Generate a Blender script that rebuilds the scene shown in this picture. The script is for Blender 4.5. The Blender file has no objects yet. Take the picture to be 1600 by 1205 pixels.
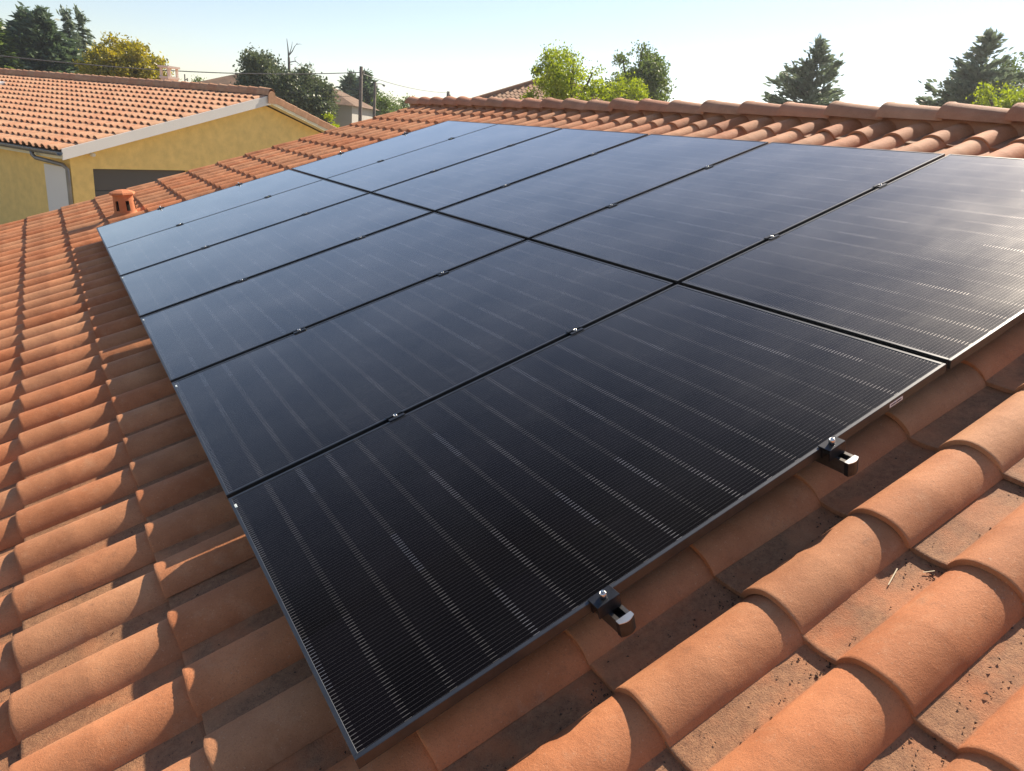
import bpy, bmesh, math, random
import numpy as np
from mathutils import Vector, Matrix

sc = bpy.context.scene
R = math.radians
# ------------------------------------------------------------------ camera
F_PX, W_PX, H_PX = 1117.652, 1600.0, 1205.0
CAM = Vector((-0.40258, -1.01353, 1.15788))
C_RIGHT = Vector((0.843601, -0.528892, 0.092796))
C_DOWN = Vector((-0.098093, -0.321694, -0.941749))
C_FWD = Vector((0.527936, 0.785357, -0.323262))
cd = bpy.data.cameras.new('camera'); cam = bpy.data.objects.new('camera', cd)
sc.collection.objects.link(cam); sc.camera = cam
m = Matrix((C_RIGHT, -C_DOWN, -C_FWD)).transposed().to_4x4(); m.translation = CAM
cam.matrix_world = m
cd.sensor_width = 36.0; cd.lens = F_PX / W_PX * 36.0
cd.clip_start = 0.05; cd.clip_end = 6000
# ------------------------------------------------------------------ light
SUN = Vector((1.93, .68, 1.745)).normalized()
SUN_EL = math.asin(SUN.z); SUN_AZ = math.atan2(SUN.x, SUN.y)
world = bpy.data.worlds.new('World'); sc.world = world; world.use_nodes = True
wn = world.node_tree.nodes; wl = world.node_tree.links
bg = wn['Background']; sky = wn.new('ShaderNodeTexSky'); sky.sky_type = 'NISHITA'
sky.sun_disc = False; sky.sun_elevation = SUN_EL; sky.sun_rotation = SUN_AZ
sky.air_density = 1.0; sky.dust_density = 0.35; sky.ozone_density = 0.45; sky.altitude = 200
tn = wn.new('ShaderNodeMix'); tn.data_type = 'RGBA'; tn.blend_type = 'MULTIPLY'; tn.inputs[0].default_value = 1.0
tn.inputs[7].default_value = (1.02, .965, .97, 1); wl.new(sky.outputs[0], tn.inputs[6]); wl.new(tn.outputs[2], bg.inputs[0]); bg.inputs[1].default_value = 0.078
sd = bpy.data.lights.new('sun', 'SUN'); so = bpy.data.objects.new('sun', sd)
sc.collection.objects.link(so); sd.energy = 5.0; sd.angle = R(0.55); sd.color = (1.0, 0.87, 0.70)
so.rotation_mode = 'QUATERNION'; so.rotation_quaternion = SUN.to_track_quat('Z', 'Y'); so.location = (20, 12, 30)
vs = sc.view_settings
vs.view_transform = 'Standard'; vs.look = 'None'; vs.gamma = 1.0; vs.use_curve_mapping = False
vs.exposure = 0.95
sc.cycles.max_bounces = 8; sc.cycles.transparent_max_bounces = 8

rng = np.random.default_rng(7); random.seed(7)
COL = sc.collection
GROUND = -2.9
PITCH = R(19.5)

def spot(px, py, dist):
    """World point seen at photo pixel (px, py) at a horizontal distance."""
    d = C_RIGHT * ((px - W_PX / 2) / F_PX) + C_DOWN * ((py - H_PX / 2) / F_PX) + C_FWD
    return CAM + d * (dist / math.hypot(d.x, d.y))

# ------------------------------------------------------------------ helpers
def link(o, parent=None):
    COL.objects.link(o)
    if parent is not None: o.parent = parent
    return o
def tag(o, label=None, cat=None, group=None, kind=None):
    if label: o['label'] = label
    if cat: o['category'] = cat
    if group: o['group'] = group
    if kind: o['kind'] = kind
    return o
def empty(name, loc=(0, 0, 0), rot=(0, 0, 0), parent=None):
    o = bpy.data.objects.new(name, None); o.empty_display_size = 0.1
    o.location = loc; o.rotation_euler = rot
    return link(o, parent)
def mesh_obj(name, me, mat=None, parent=None, loc=(0, 0, 0), rot=(0, 0, 0)):
    o = bpy.data.objects.new(name, me)
    if mat and not me.materials: me.materials.append(mat)
    o.location = loc; o.rotation_euler = rot
    return link(o, parent)
def bm_obj(name, bm, mat, parent=None, loc=(0, 0, 0), rot=(0, 0, 0), smooth=False):
    bmesh.ops.recalc_face_normals(bm, faces=bm.faces)
    me = bpy.data.meshes.new(name); bm.to_mesh(me); bm.free()
    if smooth: me.polygons.foreach_set('use_smooth', [True] * len(me.polygons))
    return mesh_obj(name, me, mat, parent, loc, rot)
def box(bm, x0, x1, y0, y1, z0, z1, bev=0.0):
    g = bmesh.ops.create_cube(bm, size=1.0)['verts']
    for v in g:
        v.co = Vector(((x0 + x1) / 2 + v.co.x * (x1 - x0), (y0 + y1) / 2 + v.co.y * (y1 - y0), (z0 + z1) / 2 + v.co.z * (z1 - z0)))
    if bev:
        es = list({e for v in g for e in v.link_edges})
        bmesh.ops.bevel(bm, geom=es, offset=bev, segments=1, affect='EDGES')
def tube(bm, pts, rad, n=8, caps=True):
    pts = [Vector(p) for p in pts]; rads = rad if isinstance(rad, (list, tuple)) else [rad] * len(pts)
    rings = []; up = None
    for i, p in enumerate(pts):
        d = (pts[min(i + 1, len(pts) - 1)] - pts[max(i - 1, 0)]).normalized()
        if up is None: up = Vector((0, 0, 1)) if abs(d.z) < .9 else Vector((1, 0, 0))
        a = d.cross(up).normalized(); b = a.cross(d).normalized(); up = b
        rings.append([bm.verts.new(p + (a * math.cos(2 * math.pi * k / n) + b * math.sin(2 * math.pi * k / n)) * rads[i]) for k in range(n)])
    for r0, r1 in zip(rings, rings[1:]):
        for k in range(n): bm.faces.new((r0[k], r0[(k + 1) % n], r1[(k + 1) % n], r1[k]))
    if caps: bm.faces.new(rings[0][::-1]); bm.faces.new(rings[-1])
def lathe(bm, prof, n=24, skip=None):
    rings = [[bm.verts.new((r * math.cos(2 * math.pi * k / n), r * math.sin(2 * math.pi * k / n), z)) for k in range(n)] for r, z in prof]
    for i, (r0, r1) in enumerate(zip(rings, rings[1:])):
        for k in range(n):
            if skip and skip(i, k): continue
            bm.faces.new((r0[k], r0[(k + 1) % n], r1[(k + 1) % n], r1[k]))
    return rings
def prism(bm, poly, axis, a0, a1):
    """Extrude a 2D polygon; axis 'x','y','z' is the extrusion direction."""
    def P(p, a):
        return {'x': (a, p[0], p[1]), 'y': (p[0], a, p[1]), 'z': (p[0], p[1], a)}[axis]
    lo = [bm.verts.new(P(p, a0)) for p in poly]; hi = [bm.verts.new(P(p, a1)) for p in poly]
    n = len(poly)
    for k in range(n): bm.faces.new((lo[k], lo[(k + 1) % n], hi[(k + 1) % n], hi[k]))
    bm.faces.new(lo[::-1]); bm.faces.new(hi)

# ------------------------------------------------------------------ materials
class NT:
    def __init__(s, name):
        s.m = bpy.data.materials.new(name); s.m.use_nodes = True
        s.t = s.m.node_tree; s.b = s.t.nodes['Principled BSDF']; s.out = s.t.nodes['Material Output']
    def n(s, typ, **kw):
        nd = s.t.nodes.new('ShaderNode' + typ)
        for k, v in kw.items(): setattr(nd, k, v)
        return nd
    def l(s, a, b): s.t.links.new(a, b)
    def val(s, sock, v):
        if hasattr(v, 'is_linked') or hasattr(v, 'links'): s.l(v, sock)
        else: sock.default_value = v
    def math(s, op, a, b=0.0, c=0.0, clamp=False):
        nd = s.n('Math', operation=op); nd.use_clamp = clamp
        s.val(nd.inputs[0], a); s.val(nd.inputs[1], b); s.val(nd.inputs[2], c)
        return nd.outputs[0]
    def noise(s, vec, scale, detail=3, rough=.55):
        nd = s.n('TexNoise'); nd.inputs['Scale'].default_value = scale
        nd.inputs['Detail'].default_value = detail; nd.inputs['Roughness'].default_value = rough
        if vec is not None: s.l(vec, nd.inputs['Vector'])
        return nd.outputs[0]
    def mix(s, fac, a, b, mode='MIX'):
        nd = s.n('Mix', data_type='RGBA', blend_type=mode)
        s.val(nd.inputs[0], fac)
        for i, v in ((6, a), (7, b)):
            if hasattr(v, 'links'): s.l(v, nd.inputs[i])
            else: nd.inputs[i].default_value = (*v, 1)
        return nd.outputs[2]
    def ramp(s, v, lo, hi):
        nd = s.n('MapRange'); nd.clamp = True; s.l(v, nd.inputs[0])
        nd.inputs[1].default_value = lo; nd.inputs[2].default_value = hi
        return nd.outputs[0]
    def bump(s, h, strength, dist):
        nd = s.n('Bump'); nd.inputs['Strength'].default_value = strength; nd.inputs['Distance'].default_value = dist
        s.l(h, nd.inputs['Height']); s.l(nd.outputs[0], s.b.inputs['Normal'])
def plain(name, col, rough=.6, metal=0.0, spec=.5, noise=0.0, scale=8.0, bump=0.0, bdist=.002):
    t = NT(name); b = t.b
    b.inputs['Roughness'].default_value = rough; b.inputs['Metallic'].default_value = metal
    b.inputs['Specular IOR Level'].default_value = spec
    if noise or bump:
        g = t.n('NewGeometry').outputs['Position']
        nz = t.noise(g, scale, 4)
        if noise:
            c = t.mix(t.ramp(nz, .3, .7), tuple(x * (1 - noise) for x in col), tuple(min(1, x * (1 + noise)) for x in col))
            t.l(c, b.inputs['Base Color'])
        else: b.inputs['Base Color'].default_value = (*col, 1)
        if bump: t.bump(t.noise(g, scale * 6, 4), bump, bdist)
    else: b.inputs['Base Color'].default_value = (*col, 1)
    return t.m

def terracotta(name, c_lo, c_hi, single, dirt=1.0, mott=1.0):
    """Fired clay: sandy grain, per-tile tint, sooty patches, silt in the pans (from the tile's own uv)."""
    t = NT(name)
    pos = t.n('NewGeometry').outputs['Position']
    if single: tint = t.n('ObjectInfo').outputs['Random']
    else:
        a = t.n('Attribute'); a.attribute_name = 'tint'; tint = a.outputs['Fac']
    uv = t.n('UVMap').outputs[0]; sep = t.n('SeparateXYZ'); t.l(uv, sep.inputs[0])
    big = t.noise(pos, 5.5, 4, .6)
    col = t.mix(t.ramp(big, .32, .68), c_lo, c_hi)
    hs = t.n('HueSaturation'); t.l(col, hs.inputs['Color'])
    t.l(t.math('MULTIPLY_ADD', tint, .22 if mott == 1 else .08, .89 if mott == 1 else .96), hs.inputs['Value'])
    t2 = t.math('FRACT', t.math('MULTIPLY', tint, 7.31))
    t.l(t.math('MULTIPLY_ADD', t2, .010, .495), hs.inputs['Hue'])
    t.l(t.math('MULTIPLY_ADD', t2, -.10, 1.06), hs.inputs['Saturation'])
    col = hs.outputs[0]
    # pale bloom and sooty smudges
    bloom = t.ramp(t.noise(pos, 13, 5, .65), .56, .78)
    col = t.mix(t.math('MULTIPLY', bloom, .34 * mott), col, (.60, .36, .21))
    soot = t.ramp(t.noise(pos, 17, 6, .75), .57, .74)
    band = t.math('SUBTRACT', 1.0, t.math('ABSOLUTE', t.math('MULTIPLY', t.math('SUBTRACT', sep.outputs[0], .27), 6.0)), clamp=True)
    col = t.mix(t.math('MULTIPLY', t.math('MULTIPLY', soot, .60 * mott), t.math('MULTIPLY_ADD', band, .75, .25)), col, (.14, .075, .05))
    grain = t.noise(pos, 620, 2, .6)
    col = t.mix(t.math('MULTIPLY', t.ramp(grain, .56, .70), .35), col, (.17, .085, .05))
    g2 = t.noise(pos, 210, 3, .7)
    col = t.mix(t.math('MULTIPLY', t.ramp(g2, .54, .66), .30 * mott), col, (.20, .09, .045))
    col = t.mix(t.math('MULTIPLY', t.ramp(t.noise(pos, 150, 3, .7), .62, .72), .30 * mott), col, (.72, .50, .33))
    lich = t.math('MULTIPLY', t.ramp(t.noise(pos, 90, 4, .6), .66, .72), t.ramp(t.noise(pos, 7, 3, .5), .52, .66))
    col = t.mix(t.math('MULTIPLY', lich, .55 * mott), col, (.50, .44, .32))
    # silt in the flat pan
    pan = t.ramp(sep.outputs[1], .172, .180)
    silt = t.mix(t.ramp(t.noise(pos, 60, 5, .7), .3, .7), (.19, .095, .052), (.39, .210, .108))
    silt = t.mix(t.ramp(t.noise(pos, 260, 2, .6), .60, .68), silt, (.06, .04, .03))
    edge = t.ramp(sep.outputs[0], .0, .02)
    pm = t.math('MULTIPLY', pan, t.math('MULTIPLY', t.ramp(t.noise(pos, 9, 4), .28, .55), .85 * dirt))
    col = t.mix(pm, col, silt)
    t.l(col, t.b.inputs['Base Color'])
    t.b.inputs['Roughness'].default_value = .78; t.b.inputs['Specular IOR Level'].default_value = .32
    h = t.math('ADD', t.math('MULTIPLY', t.noise(pos, 520, 3, .7), 1.0), t.math('MULTIPLY', t.noise(pos, 45, 4), 1.6))
    h = t.math('ADD', h, t.math('MULTIPLY', pan, t.math('MULTIPLY', t.noise(pos, 240, 3, .7), 2.0)))
    h = t.math('ADD', h, t.math('MULTIPLY', g2, 1.2))
    t.bump(h, .6, .0014)
    return t.m

M = {}
M['tile'] = terracotta('terracotta', (.42, .163, .072), (.59, .258, .122), True)
M['tile_mass'] = terracotta('terracotta_mass', (.42, .163, .072), (.59, .258, .122), False)
M['ridge'] = terracotta('terracotta_ridge', (.42, .20, .115), (.55, .27, .16), True, 0)
M['tile2'] = terracotta('pale_terracotta', (.47, .245, .140), (.60, .335, .200), True, .3, .25)
M['tile2_mass'] = terracotta('pale_terracotta_mass', (.47, .245, .140), (.60, .335, .200), False, .3, .25)
M['tile3_mass'] = terracotta('brown_terracotta', (.28, .165, .10), (.40, .235, .14), False, .3, .25)
M['vent'] = terracotta('terracotta_vent', (.46, .185, .085), (.56, .24, .12), True, 0, .4)
M['deck'] = plain('roof_boarding', (.10, .06, .04), .9)
M['wall'] = plain('cream_render', (.62, .52, .36), .9, noise=.08, scale=2, bump=.4)
M['yellow'] = plain('yellow_render', (.84, .58, .205), .92, noise=.09, scale=5, bump=.6, bdist=.01)
M['white'] = plain('white_paint', (.72, .68, .64), .55, noise=.03, scale=1)
M['cream'] = plain('cream_soffit', (.74, .66, .46), .6, noise=.03, scale=1)
M['door_dark'] = plain('dark_grey_sheet', (.085, .075, .07), .55, noise=.05, scale=1)
M['zinc'] = plain('weathered_zinc', (.25, .235, .22), .45, .6, noise=.15, scale=3)
M['frame'] = plain('black_anodised', (.095, .098, .103), .40, .9, noise=.1, scale=30)
M['frame_in'] = plain('black_backsheet', (.010, .010, .012), .7)
M['clamp'] = plain('black_clamp', (.045, .047, .052), .38, .8, noise=.2, scale=60)
M['rail'] = plain('bronze_rail', (.15, .14, .13), .40, .9, noise=.2, scale=60)
M['steel'] = plain('stainless_steel', (.62, .61, .60), .26, 1.0)
M['alu'] = plain('bare_aluminium', (.55, .55, .54), .38, 1.0)
M['sticker'] = plain('sticker_paper', (.85, .82, .80), .5)
M['ink'] = plain('sticker_ink', (.08, .08, .08), .6)
M['clip'] = plain('pale_plastic', (.62, .68, .66), .4)
M['wood'] = plain('pole_timber', (.14, .115, .095), .9, noise=.25, scale=3)
M['wire'] = plain('cable_black', (.07, .07, .075), .6)
M['debris'] = plain('dry_litter', (.075, .045, .03), .95, noise=.6, scale=200)
M['straw'] = plain('straw', (.66, .55, .36), .7)
M['bark'] = plain('bark', (.085, .065, .05), .95, noise=.3, scale=6)
M['deadwood'] = plain('dead_wood', (.20, .17, .145), .95, noise=.2, scale=4)
M['grass'] = plain('dry_ground', (.24, .20, .12), .95, noise=.35, scale=.08)
M['greywall'] = plain('grey_render', (.40, .385, .35), .92, noise=.08, scale=.6)
M['chimney'] = plain('chimney_render', (.66, .58, .50), .9, noise=.05, scale=2)
M['old_tile'] = plain('old_brown_tiles', (.17, .105, .065), .95, noise=.3, scale=1.2, bump=.5, bdist=.05)
M['hole'] = plain('dark_inside', (.03, .018, .012), .95)

def cell_material():
    """Glass over black half-cut cells: wires along the slope, bright solder pads at each cell end."""
    t = NT('solar_glass'); b = t.b
    uv = t.n('UVMap').outputs[0]; sep = t.n('SeparateXYZ'); t.l(uv, sep.inputs[0])
    U, V = sep.outputs[0], sep.outputs[1]          # metres from the panel's near lower corner
    CU, CV, U0, V0, NB = .1865, .1062, .0075, .0165, 17
    cu = t.math('DIVIDE', t.math('SUBTRACT', U, U0), CU); cv = t.math('DIVIDE', t.math('SUBTRACT', V, V0), CV)
    fu = t.math('FRACT', cu); fv = t.math('FRACT', cv)
    inside = t.math('MULTIPLY', t.math('MULTIPLY', t.math('GREATER_THAN', cu, 0.0), t.math('LESS_THAN', cu, 6.0)),
                    t.math('MULTIPLY', t.math('GREATER_THAN', cv, -.05), t.math('LESS_THAN', cv, 18.05)))
    du = t.math('ABSOLUTE', t.math('SUBTRACT', fu, .5)); dv = t.math('ABSOLUTE', t.math('SUBTRACT', fv, .5))
    cell = t.math('MULTIPLY', t.math('MULTIPLY', t.math('LESS_THAN', du, .4935), t.math('LESS_THAN', dv, .492)), inside)
    fw = t.math('ABSOLUTE', t.math('SUBTRACT', t.math('FRACT', t.math('MULTIPLY', fu, NB)), .5))
    edge_u = t.math('LESS_THAN', du, .485)
    wire = t.math('MULTIPLY', t.math('MULTIPLY', t.math('LESS_THAN', fw, .022), inside), edge_u)
    pad = t.math('MULTIPLY', t.math('MULTIPLY', t.math('LESS_THAN', fw, .058), t.math('GREATER_THAN', dv, .416)), t.math('MULTIPLY', inside, edge_u))
    # thin printed fingers across the cell
    fing = t.math('LESS_THAN', t.math('ABSOLUTE', t.math('SUBTRACT', t.math('FRACT', t.math('MULTIPLY', fv, 84.0)), .5)), .10)
    wn_ = t.n('TexWhiteNoise', noise_dimensions='2D'); cmb = t.n('CombineXYZ')
    t.l(t.math('FLOOR', cu), cmb.inputs[0]); t.l(t.math('FLOOR', cv), cmb.inputs[1]); t.l(cmb.outputs[0], wn_.inputs[0])
    c = t.mix(wn_.outputs[0], (.0016, .0015, .0024), (.0027, .0024, .0040))
    c = t.mix(t.math('MULTIPLY', t.math('MULTIPLY', fing, cell), .12), c, (.04, .04, .045))
    c = t.mix(cell, (.0030, .0030, .0036), c)
    oi = t.n('ObjectInfo'); cmb2 = t.n('CombineXYZ'); wn2 = t.n('TexWhiteNoise', noise_dimensions='3D')
    t.l(t.math('FLOOR', cu), cmb2.inputs[0]); t.l(t.math('FLOOR', t.math('ADD', cv, .5)), cmb2.inputs[1]); t.l(oi.outputs['Random'], cmb2.inputs[2]); t.l(cmb2.outputs[0], wn2.inputs[0])
    glint = t.math('MULTIPLY_ADD', t.math('POWER', wn2.outputs[0], 3.0), .75, .25)  # uneven glinting of the pads, put into their colour and metallic value
    c = t.mix(wire, c, (.105, .097, .098)); c = t.mix(t.math('MULTIPLY', pad, glint), c, (.42, .39, .37))
    # dust film and smears
    pos = t.n('NewGeometry').outputs['Position']
    mp = t.n('Mapping'); t.l(uv, mp.inputs[0]); mp.inputs['Scale'].default_value = (9, 1.2, 1)
    d1 = t.noise(pos, 2.4, 5, .62); d2 = t.noise(mp.outputs[0], 3.0, 4, .6)
    dust = t.math('MULTIPLY', t.ramp(d1, .35, .8), t.math('MULTIPLY_ADD', d2, .9, .2))
    spk = t.math('MULTIPLY', t.ramp(t.noise(pos, 420, 2, .5), .72, .80), .5)
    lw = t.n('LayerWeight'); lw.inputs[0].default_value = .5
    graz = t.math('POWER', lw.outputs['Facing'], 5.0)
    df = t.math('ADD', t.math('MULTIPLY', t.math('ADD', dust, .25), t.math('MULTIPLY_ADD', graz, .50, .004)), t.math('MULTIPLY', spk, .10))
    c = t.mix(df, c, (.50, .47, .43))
    t.l(c, b.inputs['Base Color'])
    met = t.math('MAXIMUM', t.math('MULTIPLY', t.math('MULTIPLY', pad, glint), .9), t.math('MULTIPLY', wire, .5)); t.l(met, b.inputs['Metallic'])
    t.l(t.math('MULTIPLY_ADD', t.math('MAXIMUM', pad, wire), -.14, .50), b.inputs['Roughness'])
    b.inputs['Specular IOR Level'].default_value = .0
    # anti-reflective glass: almost no mirror straight on, full Fresnel at grazing angles
    fr = t.n('Fresnel'); fr.inputs['IOR'].default_value = 1.5
    gl = t.n('BsdfGlossy'); gl.inputs['Color'].default_value = (1, 1, 1, 1); t.l(t.math('MULTIPLY_ADD', dust, .06, .02), gl.inputs['Roughness'])
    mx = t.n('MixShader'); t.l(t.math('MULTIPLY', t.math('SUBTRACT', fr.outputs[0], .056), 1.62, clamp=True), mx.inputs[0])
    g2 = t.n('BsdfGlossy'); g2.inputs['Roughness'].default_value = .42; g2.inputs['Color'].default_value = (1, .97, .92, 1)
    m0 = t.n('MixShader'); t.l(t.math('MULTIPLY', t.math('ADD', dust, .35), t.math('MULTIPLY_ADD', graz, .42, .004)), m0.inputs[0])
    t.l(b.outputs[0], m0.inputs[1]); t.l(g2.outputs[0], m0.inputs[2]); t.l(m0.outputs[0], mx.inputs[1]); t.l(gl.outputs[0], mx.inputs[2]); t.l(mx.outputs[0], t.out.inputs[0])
    return t.m
M['glass'] = cell_material()

def leaf_mat(name, c_lo, c_hi, trans=.35, scale=.9):
    t = NT(name); pos = t.n('NewGeometry').outputs['Position']
    a = t.n('Attribute'); a.attribute_name = 'tint'
    f = t.math('ADD', t.math('MULTIPLY', a.outputs['Fac'], .6), t.math('MULTIPLY', t.ramp(t.noise(pos, scale, 3), .3, .7), .4))
    c = t.mix(f, c_lo, c_hi)
    df = t.n('BsdfDiffuse'); tr = t.n('BsdfTranslucent'); gl = t.n('BsdfGlossy'); gl.inputs['Roughness'].default_value = .45
    t.l(c, df.inputs[0]); 
    hs = t.n('HueSaturation'); t.l(c, hs.inputs['Color']); hs.inputs['Value'].default_value = 1.25; hs.inputs['Saturation'].default_value = 1.1
    t.l(hs.outputs[0], tr.inputs[0])
    mx = t.n('MixShader'); mx.inputs[0].default_value = trans; t.l(df.outputs[0], mx.inputs[1]); t.l(tr.outputs[0], mx.inputs[2])
    m2 = t.n('MixShader'); m2.inputs[0].default_value = .05; t.l(mx.outputs[0], m2.inputs[1]); t.l(gl.outputs[0], m2.inputs[2])
    t.l(m2.outputs[0], t.out.inputs[0]); t.t.nodes.remove(t.b)
    return t.m
M['conifer'] = leaf_mat('conifer_needles', (.060, .098, .050), (.14, .195, .095), .30)
M['bluecon'] = leaf_mat('grey_green_needles', (.105, .145, .09), (.22, .27, .17), .36)
M['cedarleaf'] = leaf_mat('cedar_needles', (.062, .090, .042), (.155, .185, .085), .32)
M['golden'] = leaf_mat('golden_leaves', (.11, .12, .020), (.58, .47, .035), .45)
M['lime'] = leaf_mat('lime_leaves', (.15, .21, .018), (.40, .46, .035), .55)
M['green'] = leaf_mat('green_leaves', (.075, .12, .028), (.18, .24, .055), .42)

# ------------------------------------------------------------------ ground
bm = bmesh.new(); bmesh.ops.create_circle(bm, cap_ends=True, radius=3000, segments=64)
g = bm_obj('ground', bm, M['grass'], loc=(0, 0, GROUND)); tag(g, 'grassy ground around the houses, mostly hidden by the roofs', 'ground', kind='structure')

# ------------------------------------------------------------------ roman tile
def tile_profile(nb, npan, w=.2600, wb=.176, hb=.058):
    pts = []
    hw = wb / 2; rr = (hw * hw + hb * hb) / (2 * hb); a1 = math.asin(min(1, hw / rr)) if hb < hw else math.pi / 2
    for k in range(nb + 1):
        a = a1 * (2 * k / nb - 1)
        pts.append((hw + rr * math.sin(a), rr * math.cos(a) - (rr - hb)))
    # flat pan with a small upstand against the next barrel
    for k in range(1, npan + 1):
        f = k / npan; x = wb + (w - wb) * f
        pts.append((x, -.003 * math.sin(math.pi * f)))
    pts.append((w + .010, .006))
    return pts
def tile_arrays(prof, L=.450, th=.015, ring=True, fall=.041, pth=None, taper=0.0):
    """verts (x along slope from the lower rim, y across, z up), faces, uvs."""
    secs = [(0.0, -.0012), (.0016, 0.0), (.010, 0.0)]
    if ring: secs += [(.174, 0.0), (.182, .0007), (.192, 0.0)]
    secs += [(L, 0.0)]
    V, Fc, UV = [], [], []
    n = len(prof)
    def off(x, dz): return dz - fall * x
    # under lip first
    ins = []
    for k, (y, z) in enumerate(prof):
        a = prof[max(k - 1, 0)]; b = prof[min(k + 1, n - 1)]
        tx, tz = b[0] - a[0], b[1] - a[1]; l_ = math.hypot(tx, tz) or 1
        t_ = th if (z > .008 or pth is None) else pth
        ins.append((y + tz / l_ * t_, z - tx / l_ * t_))
    for x in (.05, 0.0):
        for k in range(n):
            V.append((x, ins[k][0], ins[k][1] + off(x, 0))); UV.append((x, prof[k][0]))
    for x, dz in secs:
        for k, (y, z) in enumerate(prof):
            V.append((x, y, z * (1 - taper * x / L) + off(x, dz))); UV.append((x, y))
    for s in range(len(secs) + 1):
        for k in range(n - 1):
            a = s * n + k; Fc.append((a, a + n, a + n + 1, a + 1))
    # near side skirt so that the first barrel is closed against the roof
    return np.array(V), np.array(Fc), np.array(UV)
def tile_mesh(name, arr, mat):
    V, Fc, UV = arr
    me = bpy.data.meshes.new(name); me.from_pydata(V.tolist(), [], Fc.tolist())
    uvl = me.uv_layers.new(name='UVMap')
    idx = np.empty(len(me.loops), dtype=np.int32); me.loops.foreach_get('vertex_index', idx)
    uvl.data.foreach_set('uv', UV[idx].astype(np.float32).ravel())
    me.polygons.foreach_set('use_smooth', [True] * len(me.polygons))
    me.materials.append(mat)
    try: me.set_sharp_from_angle(angle=R(38))
    except Exception: pass
    return me
def merged_tiles(name, arr, places, mat, parent, smooth=True):
    """One mesh of many tiles; places: list of (x, y, z, rotz)."""
    V, Fc, UV = arr; nv = len(V)
    P = np.array(places); N = len(P)
    c, s = np.cos(P[:, 3])[:, None], np.sin(P[:, 3])[:, None]
    X = P[:, 0:1] + V[None, :, 0] * c - V[None, :, 1] * s
    Y = P[:, 1:2] + V[None, :, 0] * s + V[None, :, 1] * c
    Z = P[:, 2:3] + np.repeat(V[None, :, 2], N, 0)
    VV = np.stack([X, Y, Z], -1).reshape(-1, 3)
    FF = (Fc[None] + (np.arange(N) * nv)[:, None, None]).reshape(-1, 4)
    me = bpy.data.meshes.new(name)
    me.vertices.add(len(VV)); me.vertices.foreach_set('co', VV.astype(np.float32).ravel())
    me.loops.add(FF.size); me.loops.foreach_set('vertex_index', FF.astype(np.int32).ravel())
    me.polygons.add(len(FF)); me.polygons.foreach_set('loop_start', np.arange(0, FF.size, 4, dtype=np.int32))
    me.polygons.foreach_set('loop_total', np.full(len(FF), 4, dtype=np.int32))
    uvl = me.uv_layers.new(name='UVMap'); uvl.data.foreach_set('uv', np.tile(UV, (N, 1))[FF.ravel()].astype(np.float32).ravel())
    at_ = me.attributes.new('tint', 'FLOAT', 'POINT'); at_.data.foreach_set('value', np.repeat(rng.random(N), nv).astype(np.float32))
    me.update(calc_edges=True)
    me.polygons.foreach_set('use_smooth', [True] * len(me.polygons)); me.materials.append(mat)
    try: me.set_sharp_from_angle(angle=R(38))
    except Exception: pass
    o = mesh_obj(name, me, None, parent); o['kind'] = 'stuff'
    return o

# ------------------------------------------------------------------ our house and roof
# roof frame: x up the slope, y along the ridge (away from the camera), z out of the roof; origin = near lower corner of the array, on the panel top plane
house = empty('house', (0, 0, GROUND))
tag(house, 'house whose orange clay tiled roof carries the black solar panels', 'house')
roof_e = None
RM = Matrix.Rotation(-PITCH, 4, 'Y')
def r2w(x, y, z): return RM @ Vector((x, y, z))
V_EAVE, V_RIDGE, U_NEAR, U_FAR = -1.62, 4.99, -4.2, 10.25
bm = bmesh.new(); box(bm, V_EAVE, V_RIDGE, U_NEAR, U_FAR, -.235, -.205)
roof = bm_obj('roof', bm, M['deck'], house, loc=(0, 0, -GROUND), rot=(0, -PITCH, 0))
# the other slope, behind the ridge
rx = r2w(V_RIDGE, 0, -.235)
bm = bmesh.new()
run = (V_RIDGE - V_EAVE) * math.cos(PITCH); drop = (V_RIDGE - V_EAVE) * math.sin(PITCH)
prism(bm, [(rx.x + .02, rx.z), (rx.x + run, rx.z - drop), (rx.x + run, rx.z - drop + .10), (rx.x + .02, rx.z + .10)], 'y', U_NEAR, U_FAR)
bm_obj('back_roof', bm, M['ridge'], house, loc=(0, 0, -GROUND))
ev = r2w(V_EAVE + .35, 0, -.24)
bm = bmesh.new()
poly = [(ev.x, 0), (rx.x + run - .35, 0), (rx.x + run - .35, ev.z - GROUND), (rx.x, rx.z - GROUND - .01), (ev.x, ev.z - GROUND)]
prism(bm, poly, 'y', U_NEAR + .25, U_FAR - .25)
bm_obj('wall', bm, M['wall'], house)

PU, PV, V0T, U0T = .260, .405, -.272, -.277
PAN_N = -.160                       # pan level at a rim
arr_hi = tile_arrays(tile_profile(14, 4))
def warp(arr, amt, seed):
    V, Fc, UV = arr; V = V.copy(); r_ = np.random.default_rng(seed); n = len(tile_profile(14, 4))
    k = (V[:, 1] / .27)[:, None]; ph = r_.uniform(0, 6.28, (2, 5)); f_ = r_.uniform(2, 9, (2, 5))
    V[:, 2] += amt * (np.sin(k * f_[0] + ph[0] + V[:, :1] * r_.uniform(2, 12, 5)).sum(1)) / 2.5
    rim = V[:, 0] < .02
    V[rim, 0] += (1.3 * amt * np.sin(k[rim] * f_[1] * 2 + ph[1]).sum(1)) / 2.0
    return V, Fc, UV
tile_mes = [tile_mesh('roof_tile', warp(arr_hi, .0009, 11 + q_), M['tile']) for q_ in range(6)]
places = []
j0, j1 = math.floor((U_NEAR - U0T) / PU), int((U_FAR - .27 - U0T) / PU)
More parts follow.
